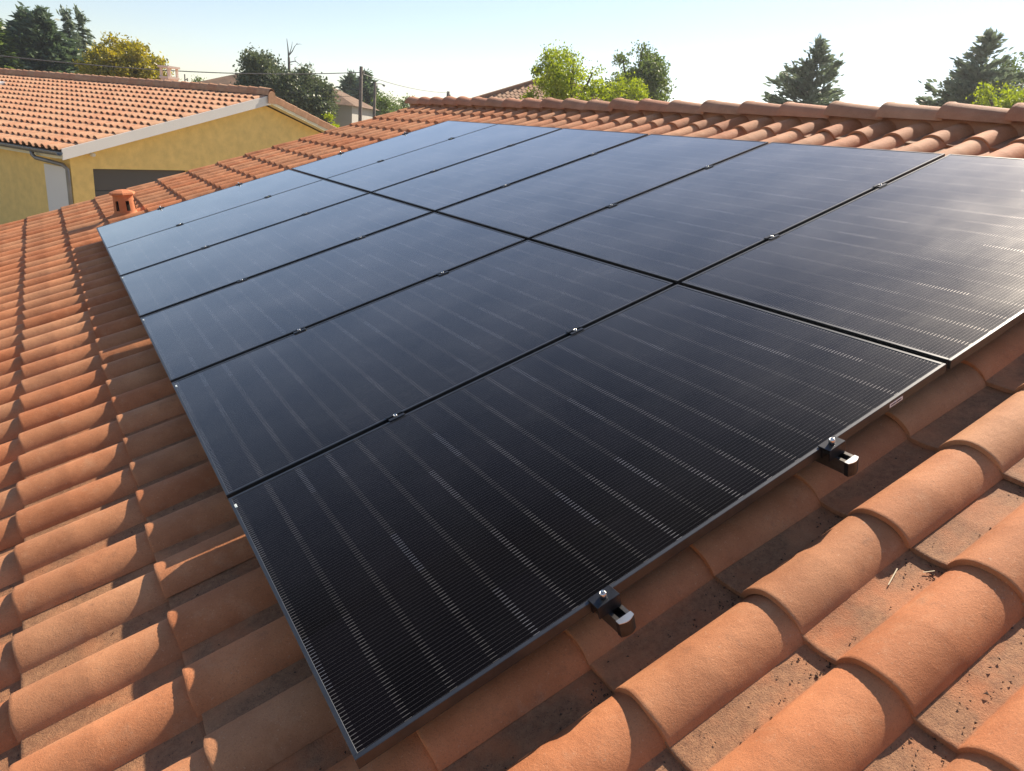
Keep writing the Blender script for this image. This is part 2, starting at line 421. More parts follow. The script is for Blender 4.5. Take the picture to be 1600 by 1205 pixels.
for i in range(-3, 13):
    for j in range(j0, j1 + 1):
        v = V0T + i * PV + rng.normal(0, .0028); u = U0T + j * PU + rng.normal(0, .0018)
        places.append((v, u, PAN_N + rng.normal(0, .0016), rng.normal(0, .0075)))
def shown(p):
    w = r2w(p[0] + .2, p[1] + .1, p[2] + .04) - CAM
    z = w.dot(C_FWD)
    if z < .25: return 0.0
    x = F_PX * w.dot(C_RIGHT) / z + 800; y = F_PX * w.dot(C_DOWN) / z + 602
    if not (-160 < x < 1760 and -100 < y < 1400): return 0.0
    if .12 < p[1] < 6.75 and .05 < p[0] < 3.75: return 0.0
    n = r2w(0, 0, 1)
    return abs(w.normalized().dot(n)) / z ** 2
order = sorted(range(len(places)), key=lambda k: -shown(places[k]))
own = order[:300]
for k in own:
    p = places[k]
    mesh_obj('roof_tile', random.choice(tile_mes), None, roof, (p[0], p[1], p[2]), (0, 0, p[3]))
merged_tiles('roof_tile_field', arr_hi, [places[k] for k in order[300:]], M['tile_mass'], roof)

# ridge caps: tapered half rounds, wide end away from the camera, laid over the next one
def ridge_mesh(L=.46, r0=.112, r1=.138, h0=.090, h1=.112, n=12, th=.014):
    bm = bmesh.new()
    secs = [(0, r0, h0, 0), (L - .03, r1 - .002, h1 - .002, 0), (L - .022, r1 + .004, h1 + .004, 0), (L, r1 + .003, h1 + .003, 0)]
    rows = []
    for y, r, h, _ in secs + [(L, r1 - th, h1 - th, 0), (L - .08, r1 - th, h1 - th, 0)]:
        rows.append([bm.verts.new((r * math.cos(math.pi * k / n), y, h * math.sin(math.pi * k / n) - .0)) for k in range(n + 1)])
    for a, b in zip(rows, rows[1:]):
        for k in range(n): bm.faces.new((a[k], a[k + 1], b[k + 1], b[k]))
    bmesh.ops.recalc_face_normals(bm, faces=bm.faces)
    me = bpy.data.meshes.new('ridge_tile'); bm.to_mesh(me); bm.free()
    me.polygons.foreach_set('use_smooth', [True] * len(me.polygons)); me.materials.append(M['ridge'])
    me.uv_layers.new(name='UVMap')
    try: me.set_sharp_from_angle(angle=R(40))
    except Exception: pass
    return me
cap_me = ridge_mesh()
RZ = r2w(V_RIDGE, 0, -.138)
for k in range(36):
    y = U_FAR - .43 - k * .425
    if y < U_NEAR: break
    mesh_obj('ridge_tile', cap_me, None, house, (RZ.x + rng.normal(0, .004), y, RZ.z - GROUND + rng.normal(0, .003)), (R(2.2 + rng.normal(0, .5)), 0, rng.normal(0, .008)))
# mortar bed under the caps
bm = bmesh.new(); box(bm, RZ.x - .07, RZ.x + .07, U_NEAR + .02, U_FAR - .02, RZ.z - GROUND - .13, RZ.z - GROUND + .03)
o = bm_obj('ridge_bed', bm, M['ridge'], house); o.data.uv_layers.new(name='UVMap')
# end disc closing the far ridge cap
bm = bmesh.new(); prism(bm, [(.125 * math.cos(math.pi * k / 12), .09 * math.sin(math.pi * k / 12)) for k in range(13)], 'y', 0, .012)
bm_obj('ridge_end', bm, M['ridge'], house, (RZ.x, U_FAR - .02, RZ.z - GROUND + .015))

# ------------------------------------------------------------------ solar array
PW, PL, TH = 1.134, 1.941, .030
joints = [0.010, 1.148, 2.302, 3.475, 4.649, 5.803, 6.914]   # near edge of each panel along the ridge (gap centres)
def panel_meshes():
    bm = bmesh.new(); lip, rec = .0105, .0016
    # frame bars: an L section with a proud lip round the glass, mitre-free butt joints
    for (x0, x1, y0, y1) in ((0, PL, 0, lip), (0, PL, PW - lip, PW)):
        box(bm, x0, x1, y0, y1, -TH, 0, .0008)
    for (x0, x1, y0, y1) in ((0, lip, lip, PW - lip), (PL - lip, PL, lip, PW - lip)):
        box(bm, x0, x1, y0, y1, -TH, 0, .0008)
    bmesh.ops.recalc_face_normals(bm, faces=bm.faces)
    fm = bpy.data.meshes.new('frame'); bm.to_mesh(fm); bm.free(); fm.materials.append(M['frame'])
    bm = bmesh.new(); box(bm, lip - .0005, PL - lip + .0005, lip - .0005, PW - lip + .0005, -.0066, -.0016)
    bmesh.ops.recalc_face_normals(bm, faces=bm.faces)
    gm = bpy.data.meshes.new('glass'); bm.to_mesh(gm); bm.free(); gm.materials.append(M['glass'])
    uvl = gm.uv_layers.new(name='UVMap')
    for lp in gm.loops:
        co = gm.vertices[lp.vertex_index].co; uvl.data[lp.index].uv = (co.y, co.x)
    return fm, gm
frame_me, glass_me = panel_meshes()
row_lab = ['nearest', 'second', 'third', 'fourth', 'fifth', 'farthest']
extra = {(0, 0): 'black solar panel with two end clamps and a white sticker on its near side',
         (0, 1): 'black solar panel of the upper column at the right picture edge, brightest with sun glare',
         (5, 0): 'pale sky reflecting solar panel of the lower column, just below the clay roof vent',
         (5, 1): 'pale sky reflecting solar panel of the upper column, farthest from the camera'}
ordn = {1: 'second', 2: 'third', 3: 'fourth', 4: 'fifth'}
for i in range(6):
    for c in range(2):
        g0, g1 = joints[i], joints[i + 1]
        y = (g0 + g1) / 2 - PW / 2 if i else .0
        x = .0 if c == 0 else 1.9567 + .008
        e = empty('solar_panel', r2w(x, y, 0), (0, -PITCH, 0))
        lab = extra.get((i, c)) or '%s black solar panel from the camera in the %s column' % (ordn[i], 'lower eave side' if c == 0 else 'upper ridge side')
        tag(e, lab, 'solar panel', 'solar panels of the roof array')
        mesh_obj('frame', frame_me, None, e)
        mesh_obj('glass', glass_me, None, e)
        if c == 0 and i < 4:
            bm = bmesh.new(); box(bm, .008, .0155, PW - .072, PW - .052, -.002, .0012, .0008)
            bm_obj('drain_clip', bm, M['clip'], e)
        if i == 0 and c == 0:
            bm = bmesh.new(); box(bm, 1.668, 1.728, -.0006, .0004, -.021, -.0085)
            st = bm_obj('sticker', bm, M['sticker'], e); st['label'] = 'small white barcode sticker'
            bm = bmesh.new(); x = 1.672
            while x < 1.722:
                w_ = random.choice((.0007, .0011, .0016)); box(bm, x, x + w_, -.0011, -.0005, -.0175, -.0125); x += w_ + random.choice((.0009, .0014))
            bm_obj('barcode', bm, M['ink'], st)

# mid clamps and end clamps
def lathe_bm(prof, n=16):
    bm = bmesh.new(); lathe(bm, prof, n); return bm
bolt_bm = lathe_bm([(.0, .0), (.0075, .0), (.0075, .008), (.0066, .0092), (.0042, .0092), (.0040, .004), (.0, .004)], 14)
bmesh.ops.recalc_face_normals(bolt_bm, faces=bolt_bm.faces)
bolt_me = bpy.data.meshes.new('bolt'); bolt_bm.to_mesh(bolt_me); bolt_bm.free(); bolt_me.materials.append(M['steel'])
bolt_me.polygons.foreach_set('use_smooth', [True] * len(bolt_me.polygons))
bm = bmesh.new()
box(bm, -.030, .030, -.0205, -.0075, .0008, .0042, .0006); box(bm, -.030, .030, .0075, .0205, .0008, .0042, .0006)
box(bm, -.030, .030, -.0075, -.0050, -.020, .0040); box(bm, -.030, .030, .0050, .0075, -.020, .0040)
box(bm, -.030, .030, -.0050, .0050, -.014, -.010)
bmesh.ops.recalc_face_normals(bm, faces=bm.faces)
plate_me = bpy.data.meshes.new('clamp_plate'); bm.to_mesh(plate_me); bm.free(); plate_me.materials.append(M['clamp'])
CL_V = [.605, 1.400, 2.540, 3.335]
where = ['lowest, nearest the eave', 'second up from the eave', 'third up from the eave', 'highest, nearest the ridge']
for i in range(1, 6):
    for k, v in enumerate(CL_V):
        e = empty('mid_clamp', r2w(v + rng.normal(0, .006), joints[i], .0), (0, -PITCH, 0))
        tag(e, 'black clamp with silver bolt in gap %s between panels, %s' % (['', 'one', 'two', 'three', 'four', 'five'][i], where[k]), 'clamp', 'mid clamps between the solar panels')
        mesh_obj('clamp_plate', plate_me, None, e)
        mesh_obj('bolt', bolt_me, None, e, (0, 0, -.0095 + .008), (0, 0, rng.random()))
def end_clamp(v, y, flip, label):
    s = -1 if not flip else 1
    e = empty('end_clamp', r2w(v, y, 0), (0, -PITCH, 0))
    tag(e, label, 'clamp', 'end clamps of the solar array')
    bm = bmesh.new()
    ys = lambda a, b: (min(s * a, s * b), max(s * a, s * b))
    y0, y1 = ys(-.009, .029); box(bm, -.032, .032, y0, y1, .0010, .0048, .0007)          # top plate over the frame lip
    y0, y1 = ys(.0018, .0052); box(bm, -.032, .032, y0, y1, -.0290, .0008)                # upright against the frame
    y0, y1 = ys(.0255, .029); box(bm, -.032, .032, y0, y1, -.0300, .0008)                 # outer leg
    bm_obj('bracket', bm, M['clamp'], e)
    mesh_obj('bolt', bolt_me, None, e, (-.002, s * .012, .0049)).scale = (1.1, 1.1, 1.7)
    return e
end_clamp(.612, 0, False, 'black end clamp on the near array edge, lower one towards the panel corner')
end_clamp(1.400, 0, False, 'black end clamp on the near array edge, upper one close to the sticker')
for k, v in enumerate(CL_V):
    end_clamp(v, 6.914 - .008 + .012, True, 'tiny black end clamp on the far array edge, %s' % where[k])
# rails: open channels whose ends poke out beyond the near edge
def rail(v, label):
    e = empty('mounting_rail', r2w(v, 0, 0), (0, -PITCH, 0)); tag(e, label, 'rail', 'mounting rails under the array')
    Y0, Y1 = -.060, 6.97
    bm = bmesh.new()
    box(bm, -.0200, -.0165, Y0, Y1, -.0720, -.0310); box(bm, .0165, .0200, Y0, Y1, -.0720, -.0310)
    box(bm, -.0165, .0165, Y0, Y1, -.0720, -.0685)
    box(bm, -.0165, -.0100, Y0, Y1, -.0345, -.0310); box(bm, .0100, .0165, Y0, Y1, -.0345, -.0310)
    bm_obj('channel', bm, M['rail'], e)
    bm = bmesh.new(); box(bm, -.0160, .0160, Y0 + .002, Y1 - .01, -.0684, -.0650)
    bm_obj('channel_floor', bm, M['alu'], e)
    bm = bmesh.new()   # end cap with a bowed face and a pale rim
    poly = [(-.0215, Y0 + .004)] + [(-.0215 + .043 * t / 8, Y0 - .008 - .007 * math.sin(math.pi * t / 8)) for t in range(9)] + [(.0215, Y0 + .004)]
    prism(bm, poly, 'z', -.0735, -.0320)
    cp = bm_obj('end_cap', bm, M['clamp'], e)
    bm = bmesh.new()
    prism(bm, poly, 'z', -.0318, -.0300)
    bm_obj('cap_rim', bm, M['alu'], cp)
rail(.625, 'black rail end poking out under the lower clamp on the near edge')
rail(1.412, 'black rail end poking out under the upper clamp beside the sticker')

# ------------------------------------------------------------------ clay roof vent
vp = r2w(.33, 8.05, -.150)
ve = empty('roof_vent', vp, (0, -R(6), 0)); tag(ve, 'small clay roof vent with oval holes standing on the tiles behind the array', 'vent')
HB = .185
prof = [(.150, -.05), (.138, .0), (.112, .03), (.097, .055)] + [(.097 - .010 * k / 8, .055 + HB * k / 8) for k in range(1, 9)] + [(.098, .262)]
def hole(i, k): return 4 <= i <= 8 and (k % 6) in (2, 3) and not (i in (4, 8) and (k % 6) == 9)
bm = bmesh.new(); lathe(bm, prof, 36, hole)
o = bm_obj('vent_body', bm, M['vent'], ve, rot=(0, 0, R(15)), smooth=True); o.scale = (1.15, 1.15, .90)
bm = bmesh.new(); lathe(bm, [(.070, .0), (.070, .25)], 20); bm_obj('vent_shade_core', bm, M['hole'], ve)  # added dark core, its colour stands for the shade behind the holes
bm = bmesh.new(); lathe(bm, [(.0, .262), (.108, .262), (.112, .268), (.106, .288), (.060, .312), (.0, .322)], 7)
o = bm_obj('vent_cap', bm, M['vent'], ve, rot=(0, 0, R(10))); o.scale = (1.2, 1.2, .90)
bm = bmesh.new(); box(bm, -.2, .2, -.15, .15, -.012, .012, .006); bm_obj('base_tile', bm, M['vent'], ve, (0, 0, -.035), (0, -(PITCH - R(6)), 0))

# ------------------------------------------------------------------ litter in the pans
def litter():
    Vs, Fs = [], []
    for _ in range(1700):
        i = rng.integers(-2, 5); j = rng.integers(-6, 7)
        if rng.random() < .35: i = rng.integers(0, 4); j = rng.integers(-4, 2)
        cl = rng.random() < .5
        x = abs(rng.normal(.38, .03)) if cl else rng.uniform(.02, .40)
        y = .176 + (abs(rng.normal(0, .022)) if rng.random() < .6 else rng.uniform(.0, .08))
        if y > .258: continue
        base = Vector((V0T + i * PV + x, U0T + j * PU + y, PAN_N - .041 * x))
        if .1 < base.y < 6.7 and .05 < base.x: continue
        s = rng.uniform(.0009, .0030) * (1.35 if rng.random() < .06 else 1)
        q = Matrix.Rotation(rng.random() * 6.28, 3, 'Z') @ Matrix.Rotation(rng.random() * .8, 3, 'X')
        n0 = len(Vs)
        for p in ((-1.5, -.7, -.2), (1.6, -.5, -.2), (.2, 1.1, -.2), (.0, .1, .9)):
            Vs.append(base + q @ (Vector(p) * s) + Vector((0, 0, s * .3)))
        Fs += [(n0, n0 + 2, n0 + 1), (n0, n0 + 1, n0 + 3), (n0 + 1, n0 + 2, n0 + 3), (n0 + 2, n0, n0 + 3)]
    me = bpy.data.meshes.new('litter'); me.from_pydata([tuple(v) for v in Vs], [], Fs)
    o = mesh_obj('litter', me, M['debris'], None, (0, 0, 0), (0, -PITCH, 0))
    tag(o, 'dark crumbs and dry litter lying in the tile pans', 'litter', kind='stuff')
litter()
for (v, u, rz, L, lab) in ((1.245, -.296, .28, .062, 'thin pale straw lying in a tile pan'), (1.318, -.340, -.7, .026, 'short pale chip lying beside a tile rim')):
    bm = bmesh.new(); box(bm, -L / 2, L / 2, -.0014, .0014, 0, .0014, .0004)
    i = math.floor((v - V0T) / PV); x = v - V0T - i * PV
    o = bm_obj('straw', bm, M['straw'], None, r2w(v, u, PAN_N - .041 * x + .002), (0, -PITCH, rz)); tag(o, lab, 'straw')

# ------------------------------------------------------------------ neighbour's house
NA = R(27); NC = Vector((.059, 18.053, GROUND)); EH = .05 - GROUND
nb = empty('yellow_house', NC, (0, 0, NA)); tag(nb, 'yellow rendered house with white bargeboard and orange tiled roof', 'house')
HALF, LEN = 5.78, 19.0; RISE = 1.64; NP = math.atan2(RISE, HALF); OV = .32
# walls (x across the gable, y along the ridge)
bm = bmesh.new()
def roofz(x): return EH - .12 + RISE * (1 - abs(x - HALF) / HALF) - .12
GX0, GX1, GZ = .82, 3.30, EH - .42
xs = [OV, GX0, GX1, HALF, 2 * HALF - OV]
T = .3
prism(bm, [(OV, 0), (GX0, 0), (GX0, GZ), (GX1, GZ), (GX1, 0), (2 * HALF - OV, 0), (2 * HALF - OV, roofz(2 * HALF - OV)), (HALF, roofz(HALF)), (OV, roofz(OV))], 'y', OV, OV + T)
prism(bm, [(OV, 0), (OV + T, 0), (OV + T, roofz(OV)), (OV, roofz(OV))], 'y', OV + T, LEN - OV)
prism(bm, [(2 * HALF - OV - T, 0), (2 * HALF - OV, 0), (2 * HALF - OV, roofz(OV)), (2 * HALF - OV - T, roofz(OV))], 'y', OV + T, LEN - OV)
prism(bm, [(OV + T, 0), (2 * HALF - OV - T, 0), (2 * HALF - OV - T, roofz(OV)), (HALF, roofz(HALF)), (OV + T, roofz(OV))], 'y', LEN - OV - T, LEN - OV)
bm_obj('wall', bm, M['yellow'], nb)
# roof slabs
bm = bmesh.new()
prism(bm, [(0, EH - .10), (HALF, EH + RISE - .10), (2 * HALF, EH - .10), (2 * HALF, EH - .04), (HALF, EH + RISE - .04), (0, EH - .04)], 'y', .03, LEN)
nroof = bm_obj('roof', bm, M['deck'], nb)
# soffits
for nm, poly in (('soffit', [(.02, EH - .20), (HALF, EH + RISE - .20), (2 * HALF - .02, EH - .20), (2 * HALF - .02, EH - .104), (HALF, EH + RISE - .104), (.02, EH - .104)]),):
    bm = bmesh.new(); prism(bm, poly, 'y', .034, OV - .002); bm_obj(nm, bm, M['cream'], nb)
bm = bmesh.new(); prism(bm, [(.035, EH - .21), (OV - .003, EH - .21), (OV - .003, EH - .12), (.035, EH - .12)], 'y', OV, LEN); bm_obj('eave_soffit', bm, M['cream'], nb)
# bargeboards
bm = bmesh.new(); prism(bm, [(0, EH - .22), (HALF + .03, EH + RISE - .215), (HALF + .03, EH + RISE + .02), (0, EH + .015)], 'y', 0, .032); bm_obj('bargeboard', bm, M['white'], nb)
bm = bmesh.new(); prism(bm, [(HALF + .034, EH + RISE - .22), (2 * HALF, EH - .22), (2 * HALF, EH - .06), (HALF + .034, EH + RISE - .06)], 'y', 0, .032); bm_obj('bargeboard', bm, M['cream'], nb)
# tiles
NPU, ROWS = .262, 13
SL = HALF / math.cos(NP); NPV = (SL - .02) / ROWS
arr_lo = tile_arrays(tile_profile(8, 2, hb=.085), L=NPV + .04, th=.020, ring=False, fall=.036, pth=.009, taper=.48)
lo_me = tile_mesh('roof_tile', arr_lo, M['tile2'])
pl2 = []
ncol = int((LEN - .1) / NPU)
for i in range(ROWS):
    for j in range(ncol):
        pl2.append((-.05 + i * NPV, .05 + j * NPU + rng.normal(0, .002), .0 + rng.normal(0, .002), rng.normal(0, .004)))
nslope = empty('tile_slope', (0, 0, 0))  # temporary frame
nm_ = Matrix.Translation((0, 0, EH + .002)) @ Matrix.Rotation(-NP, 4, 'Y')
bpy.data.objects.remove(nslope)
pl2.sort(key=lambda p: p[1] * 1.0 + p[0] * .4)
for p in pl2[:300]:
    o = mesh_obj('roof_tile', lo_me, None, nroof); o.matrix_local = nm_ @ Matrix.Translation(p[:3]) @ Matrix.Rotation(p[3], 4, 'Z')
o = merged_tiles('roof_tile_field', arr_lo, pl2[300:], M['tile2_mass'], nroof); o.matrix_local = nm_
# other slope: the verge row shows its ends
pl3 = [(-.05 + i * NPV, -.06 - (j + 1) * NPU, 0, 0) for i in range(ROWS) for j in range(ncol)]
o = merged_tiles('back_tile_field', arr_lo, pl3, M['tile2_mass'], nroof)
o.matrix_local = Matrix.Translation((2 * HALF, 0, EH + .002)) @ Matrix.Rotation(math.pi, 4, 'Z') @ Matrix.Rotation(-NP, 4, 'Y')
vt_me = None
for i in range(ROWS):
    bm = bmesh.new(); L = NPV + .03
    box(bm, 0, L, -.03, -.004, -.13, .060, .012)
    o = bm_obj('verge_tile', bm, M['tile2'], nroof)
    o.matrix_local = Matrix.Translation((2 * HALF, 0, EH + .002)) @ Matrix.Rotation(math.pi, 4, 'Z') @ Matrix.Rotation(-NP, 4, 'Y') @ Matrix.Translation((-.05 + i * NPV, 0.012, -.035 * 0)) @ Matrix.Rotation(.03, 4, 'Y')
    o.data.uv_layers.new(name='UVMap')
cap2 = ridge_mesh(L=.46, r0=.12, r1=.135, h0=.185, h1=.20, n=8); cap2.materials[0] = M['tile2']
for k in range(int(LEN / .42)):
    mesh_obj('ridge_tile', cap2, None, nb, (HALF, -.04 + k * .42, EH + RISE + .005), (R(1.5), 0, 0))
bm = bmesh.new(); prism(bm, [(HALF + .125 * math.cos(math.pi * k / 10), EH + RISE - .02 + .14 * math.sin(math.pi * k / 10)) for k in range(11)] + [(HALF - .125, EH + RISE - .20), (HALF + .125, EH + RISE - .20)], 'y', -.055, -.035)
o = bm_obj('ridge_end', bm, M['tile2'], nb); o.data.uv_layers.new(name='UVMap')
bm = bmesh.new(); box(bm, HALF - .10, HALF + .10, -.02, LEN, EH + RISE - .1, EH + RISE + .03); bm_obj('ridge_bed', bm, M['deck'], nb)
# gutter with swan neck downpipe
bm = bmesh.new()
gp = [(-.075 + .075 * math.cos(a), EH - .06 + .075 * math.sin(a)) for a in [math.pi + math.pi * k / 8 for k in range(9)]]
gp += [(x + (.006 if k else .006) * 0, z) for k, (x, z) in enumerate([(-.075 + .067 * math.cos(a), EH - .06 + .067 * math.sin(a)) for a in [2 * math.pi - math.pi * k / 8 for k in range(9)]])]
prism(bm, gp, 'y', -.02, LEN); bm_obj('gutter', bm, M['zinc'], nb)
bm = bmesh.new()
tube(bm, [(-.075, 1.10, EH - .11), (-.075, 1.09, EH - .20), (-.04, 1.04, EH - .26), (.10, .66, EH - .31), (.20, .40, EH - .35), (.255, .34, EH - .44), (.255, .34, EH - .9), (.255, .34, .05)], .045, 10)
bm_obj('downpipe', bm, M['zinc'], nb, smooth=True)
# doors on the two visible walls
dg = bmesh.new(); box(dg, GX0 + .001, GX1 - .001, OV + .12, OV + .16, .01, GZ - .001)
gd = bm_obj('garage_door', dg, M['door_dark'], nb)
bm = bmesh.new()
for k in range(1, 5): box(bm, GX0 + .02, GX1 - .02, OV + .115, OV + .1195, k * GZ / 5 - .006, k * GZ / 5 + .006)
bm_obj('panel_joint', bm, M['frame_in'], gd)
bm = bmesh.new(); box(bm, OV - .035, OV - .003, OV + .14, OV + 1.04, .06, EH - .41, .004); bm_obj('shutter', bm, M['white'], nb)
bm = bmesh.new(); box(bm, .70, .77, OV - .05, OV - .001, EH - .09, EH + .0, .01); box(bm, .74, .84, OV - .15, OV - .05, EH - .14, EH - .06, .02)
wl_ = bm_obj('wall_lamp', bm, M['white'], nb)
# chimney behind the ridge
ch = spot(265, 128, 24.0)
def nb_local(w): return Matrix.Rotation(-NA, 4, 'Z') @ (w - NC)
cl_ = nb_local(ch); cx, cy = HALF + .75, None
# follow the ray to the plane x = HALF + .75 in the house frame
a_, b_ = nb_local(spot(265, 128, 18)), nb_local(spot(265, 128, 40)); f_ = (cx - a_.x) / (b_.x - a_.x); cp_ = a_ + (b_ - a_) * f_
CHX, CHY, CZ = cp_.x, cp_.y, cp_.z
bm = bmesh.new(); box(bm, CHX - .17, CHX + .17, CHY - .20, CHY + .20, EH + RISE - .6, CZ + .08); box(bm, CHX - .20, CHX + .20, CHY - .23, CHY + .23, CZ + .08, CZ + .15)
chim = bm_obj('chimney', bm, M['chimney'], nb)
for sx in (-1, 1):
    for sy in (-1, 1):
        bm = bmesh.new(); box(bm, CHX + sx * .15 - .03, CHX + sx * .15 + .03, CHY + sy * .18 - .03, CHY + sy * .18 + .03, CZ + .15, CZ + .40)
        bm_obj('cap_post', bm, M['chimney'], chim)
bm = bmesh.new(); box(bm, CHX - .22, CHX + .22, CHY - .26, CHY + .26, CZ + .40, CZ + .46); bm_obj('cap_slab', bm, M['chimney'], chim)
# small skylight edge at the left of that roof
bm = bmesh.new(); box(bm, 0, .5, 0, .7, 0, .10, .01); sk = bm_obj('roof_hatch', bm, M['white'], nroof)
a_, b_ = nb_local(spot(-14, 138, 10)), nb_local(spot(-14, 138, 60))
best = min((abs((a_ + (b_ - a_) * t).z - (EH + (a_ + (b_ - a_) * t).x * math.tan(NP))), t) for t in [k / 4000 for k in range(4000)])
hp = a_ + (b_ - a_) * best[1]
sk.matrix_local = Matrix.Translation((hp.x, hp.y, hp.z + .02)) @ Matrix.Rotation(-NP, 4, 'Y')

# ------------------------------------------------------------------ houses farther off
# grey walled house with a brown hipped roof behind the cedar
e = empty('grey_house', (0, 0, GROUND)); tag(e, 'distant grey walled house with brown tiled roof behind the cedar', 'house')
D = 62
c0 = spot(556, 166, D); c1 = spot(515, 162, D + 4.5); c2 = spot(372, 150, D + 3)
ez = c0.z - GROUND
dirA = Vector((c2.x - c0.x, c2.y - c0.y, 0)).normalized(); dirB = Vector((dirA.y, -dirA.x, 0))
if dirB.dot(Vector((c0.x - CAM.x, c0.y - CAM.y, 0))) < 0: dirB = -dirB
LA, LB = 15.0, 9.0
def hp_(a, b, z): return Vector((c0.x, c0.y, 0)) + dirA * a + dirB * b + Vector((0, 0, z))
bm = bmesh.new()
q = [hp_(a, b, 0) for a, b in ((.4, .4), (LA - .4, .4), (LA - .4, LB - .4), (.4, LB - .4))]
vs_ = [bm.verts.new(p) for p in q] + [bm.verts.new(p + Vector((0, 0, ez))) for p in q]
for k in range(4): bm.faces.new((vs_[k], vs_[(k + 1) % 4], vs_[4 + (k + 1) % 4], vs_[4 + k]))
bm_obj('wall', bm, M['greywall'], e)
bm = bmesh.new(); rz = ez + 2.1
E4 = [bm.verts.new(hp_(a, b, ez)) for a, b in ((0, 0), (LA, 0), (LA, LB), (0, LB))]
r0_, r1_ = bm.verts.new(hp_(LB * .55, LB / 2, rz)), bm.verts.new(hp_(LA - LB * .55, LB / 2, rz))
bm.faces.new((E4[0], E4[1], r1_, r0_)); bm.faces.new((E4[1], E4[2], r1_)); bm.faces.new((E4[2], E4[3], r0_, r1_)); bm.faces.new((E4[3], E4[0], r0_)); bm.faces.new(E4[::-1])
o = bm_obj('roof', bm, M['old_tile'], e)
bm = bmesh.new(); p0 = hp_(0, LB * .35, ez - 1.6); box(bm, -.03, .03, -.5, .5, -.12, .12); 
w_ = bm_obj('window', bm, M['hole'], e); w_.location = hp_(3.2, .39, ez - 1.3); w_.rotation_euler = (0, 0, math.atan2(dirA.y, dirA.x))

# tiled hip roof beyond our ridge
D = 40
a0 = spot(722, 152, D); a1 = spot(868, 117, D + 3.2); a2 = spot(948, 154, D - 3)
e = empty('tiled_house', (a0.x, a0.y, GROUND)); tag(e, 'house beyond the ridge with hipped brown tile roof half hidden by lime tree', 'house')
ez = a0.z - .75 - GROUND
dx = Vector((a2.x - a0.x, a2.y - a0.y, 0)); LX = dx.length + 1.0; ang = math.atan2(dx.y, dx.x); e.rotation_euler = (0, 0, ang)
apex_x = (Vector((a1.x - a0.x, a1.y - a0.y, 0))).dot(dx.normalized()); hgt = a1.z - GROUND - ez; DEP = 5.5
bm = bmesh.new(); box(bm, .0, LX, .5, 2 * DEP, 0, ez); bm_obj('wall', bm, M['greywall'], e)
L0 = -1.2; L1 = LX + .6
bm = bmesh.new()
pts_ = [(L0, 0, ez), (L1, 0, ez), (L1, 2 * DEP, ez), (L0, 2 * DEP, ez)]
E4 = [bm.verts.new(p) for p in pts_]; r0_ = bm.verts.new((apex_x, DEP, ez + hgt)); 
for k in range(4): bm.faces.new((E4[k], E4[(k + 1) % 4], r0_))
bm.faces.new(E4[::-1])
rf3 = bm_obj('roof', bm, M['tile3_mass'], e); rf3.data.uv_layers.new(name='UVMap')
sl = math.hypot(DEP, hgt); pa = math.atan2(hgt, DEP)
pl4 = []
for i in range(int(sl / .40)):
    f = (i + .1) * .40 / sl; lo_, hi_ = L0 + (apex_x - L0) * f, L1 + (apex_x - L1) * f
    k = 0
    while lo_ + k * .262 + .2 < hi_:
        pl4.append((i * .40, -(lo_ + k * .262) - .262, rng.normal(0, .003), 0)); k += 1
arr_far = tile_arrays(tile_profile(6, 1), L=.44, th=.014, ring=False, fall=.035)
o = merged_tiles('roof_tile_field', arr_far, pl4, M['tile3_mass'], rf3)
o.matrix_local = Matrix.Translation((0, 0, ez + .03)) @ Matrix.Rotation(math.pi / 2, 4, 'Z') @ Matrix.Rotation(-pa, 4, 'Y')
bm = bmesh.new()
tube(bm, [(L0, .0, ez + .08), (apex_x, DEP, ez + hgt + .10)], .12, 8); tube(bm, [(L1, .0, ez + .08), (apex_x, DEP, ez + hgt + .10)], .12, 8)
o = bm_obj('hip_cap', bm, M['tile3_mass'], rf3); o.data.uv_layers.new(name='UVMap')

# ------------------------------------------------------------------ trees
def leaves(name, C, size, mat, parent, flat=0.0, aspect=1.6, D=None):
    """Many small two-triangle leaves at points C; flat>0 leans them to the horizontal."""
    size = size * .62; C = np.concatenate([C, C + rng.normal(size=C.shape) * size * .9]) if len(C) < 60000 else C
    if D is not None and len(D) < len(C): D = np.concatenate([D, D])
    N = len(C); a = rng.normal(size=(N, 3)); a[:, 2] *= (1 - flat * .7)
    if D is not None: a = a * .45 + D * 1.4
    a /= np.linalg.norm(a, axis=1)[:, None]
    b = rng.normal(size=(N, 3)); b[:, 2] *= (1 - flat); b -= a * (a * b).sum(1)[:, None]; b /= np.linalg.norm(b, axis=1)[:, None]
    s = (size * rng.uniform(.55, 1.25, N))[:, None]
    P = np.stack([C - a * s * aspect / 2, C + b * s * .42, C + a * s * aspect / 2, C - b * s * .42], 1).reshape(-1, 3)
    me = bpy.data.meshes.new(name)
    me.vertices.add(4 * N); me.vertices.foreach_set('co', P.astype(np.float32).ravel())
    me.loops.add(4 * N); me.loops.foreach_set('vertex_index', np.arange(4 * N, dtype=np.int32))
    me.polygons.add(N); me.polygons.foreach_set('loop_start', np.arange(0, 4 * N, 4, dtype=np.int32)); me.polygons.foreach_set('loop_total', np.full(N, 4, dtype=np.int32))
    at_ = me.attributes.new('tint', 'FLOAT', 'POINT'); at_.data.foreach_set('value', np.repeat(rng.random(N), 4).astype(np.float32))
    me.update(calc_edges=True)
    return mesh_obj(name, me, mat, parent)
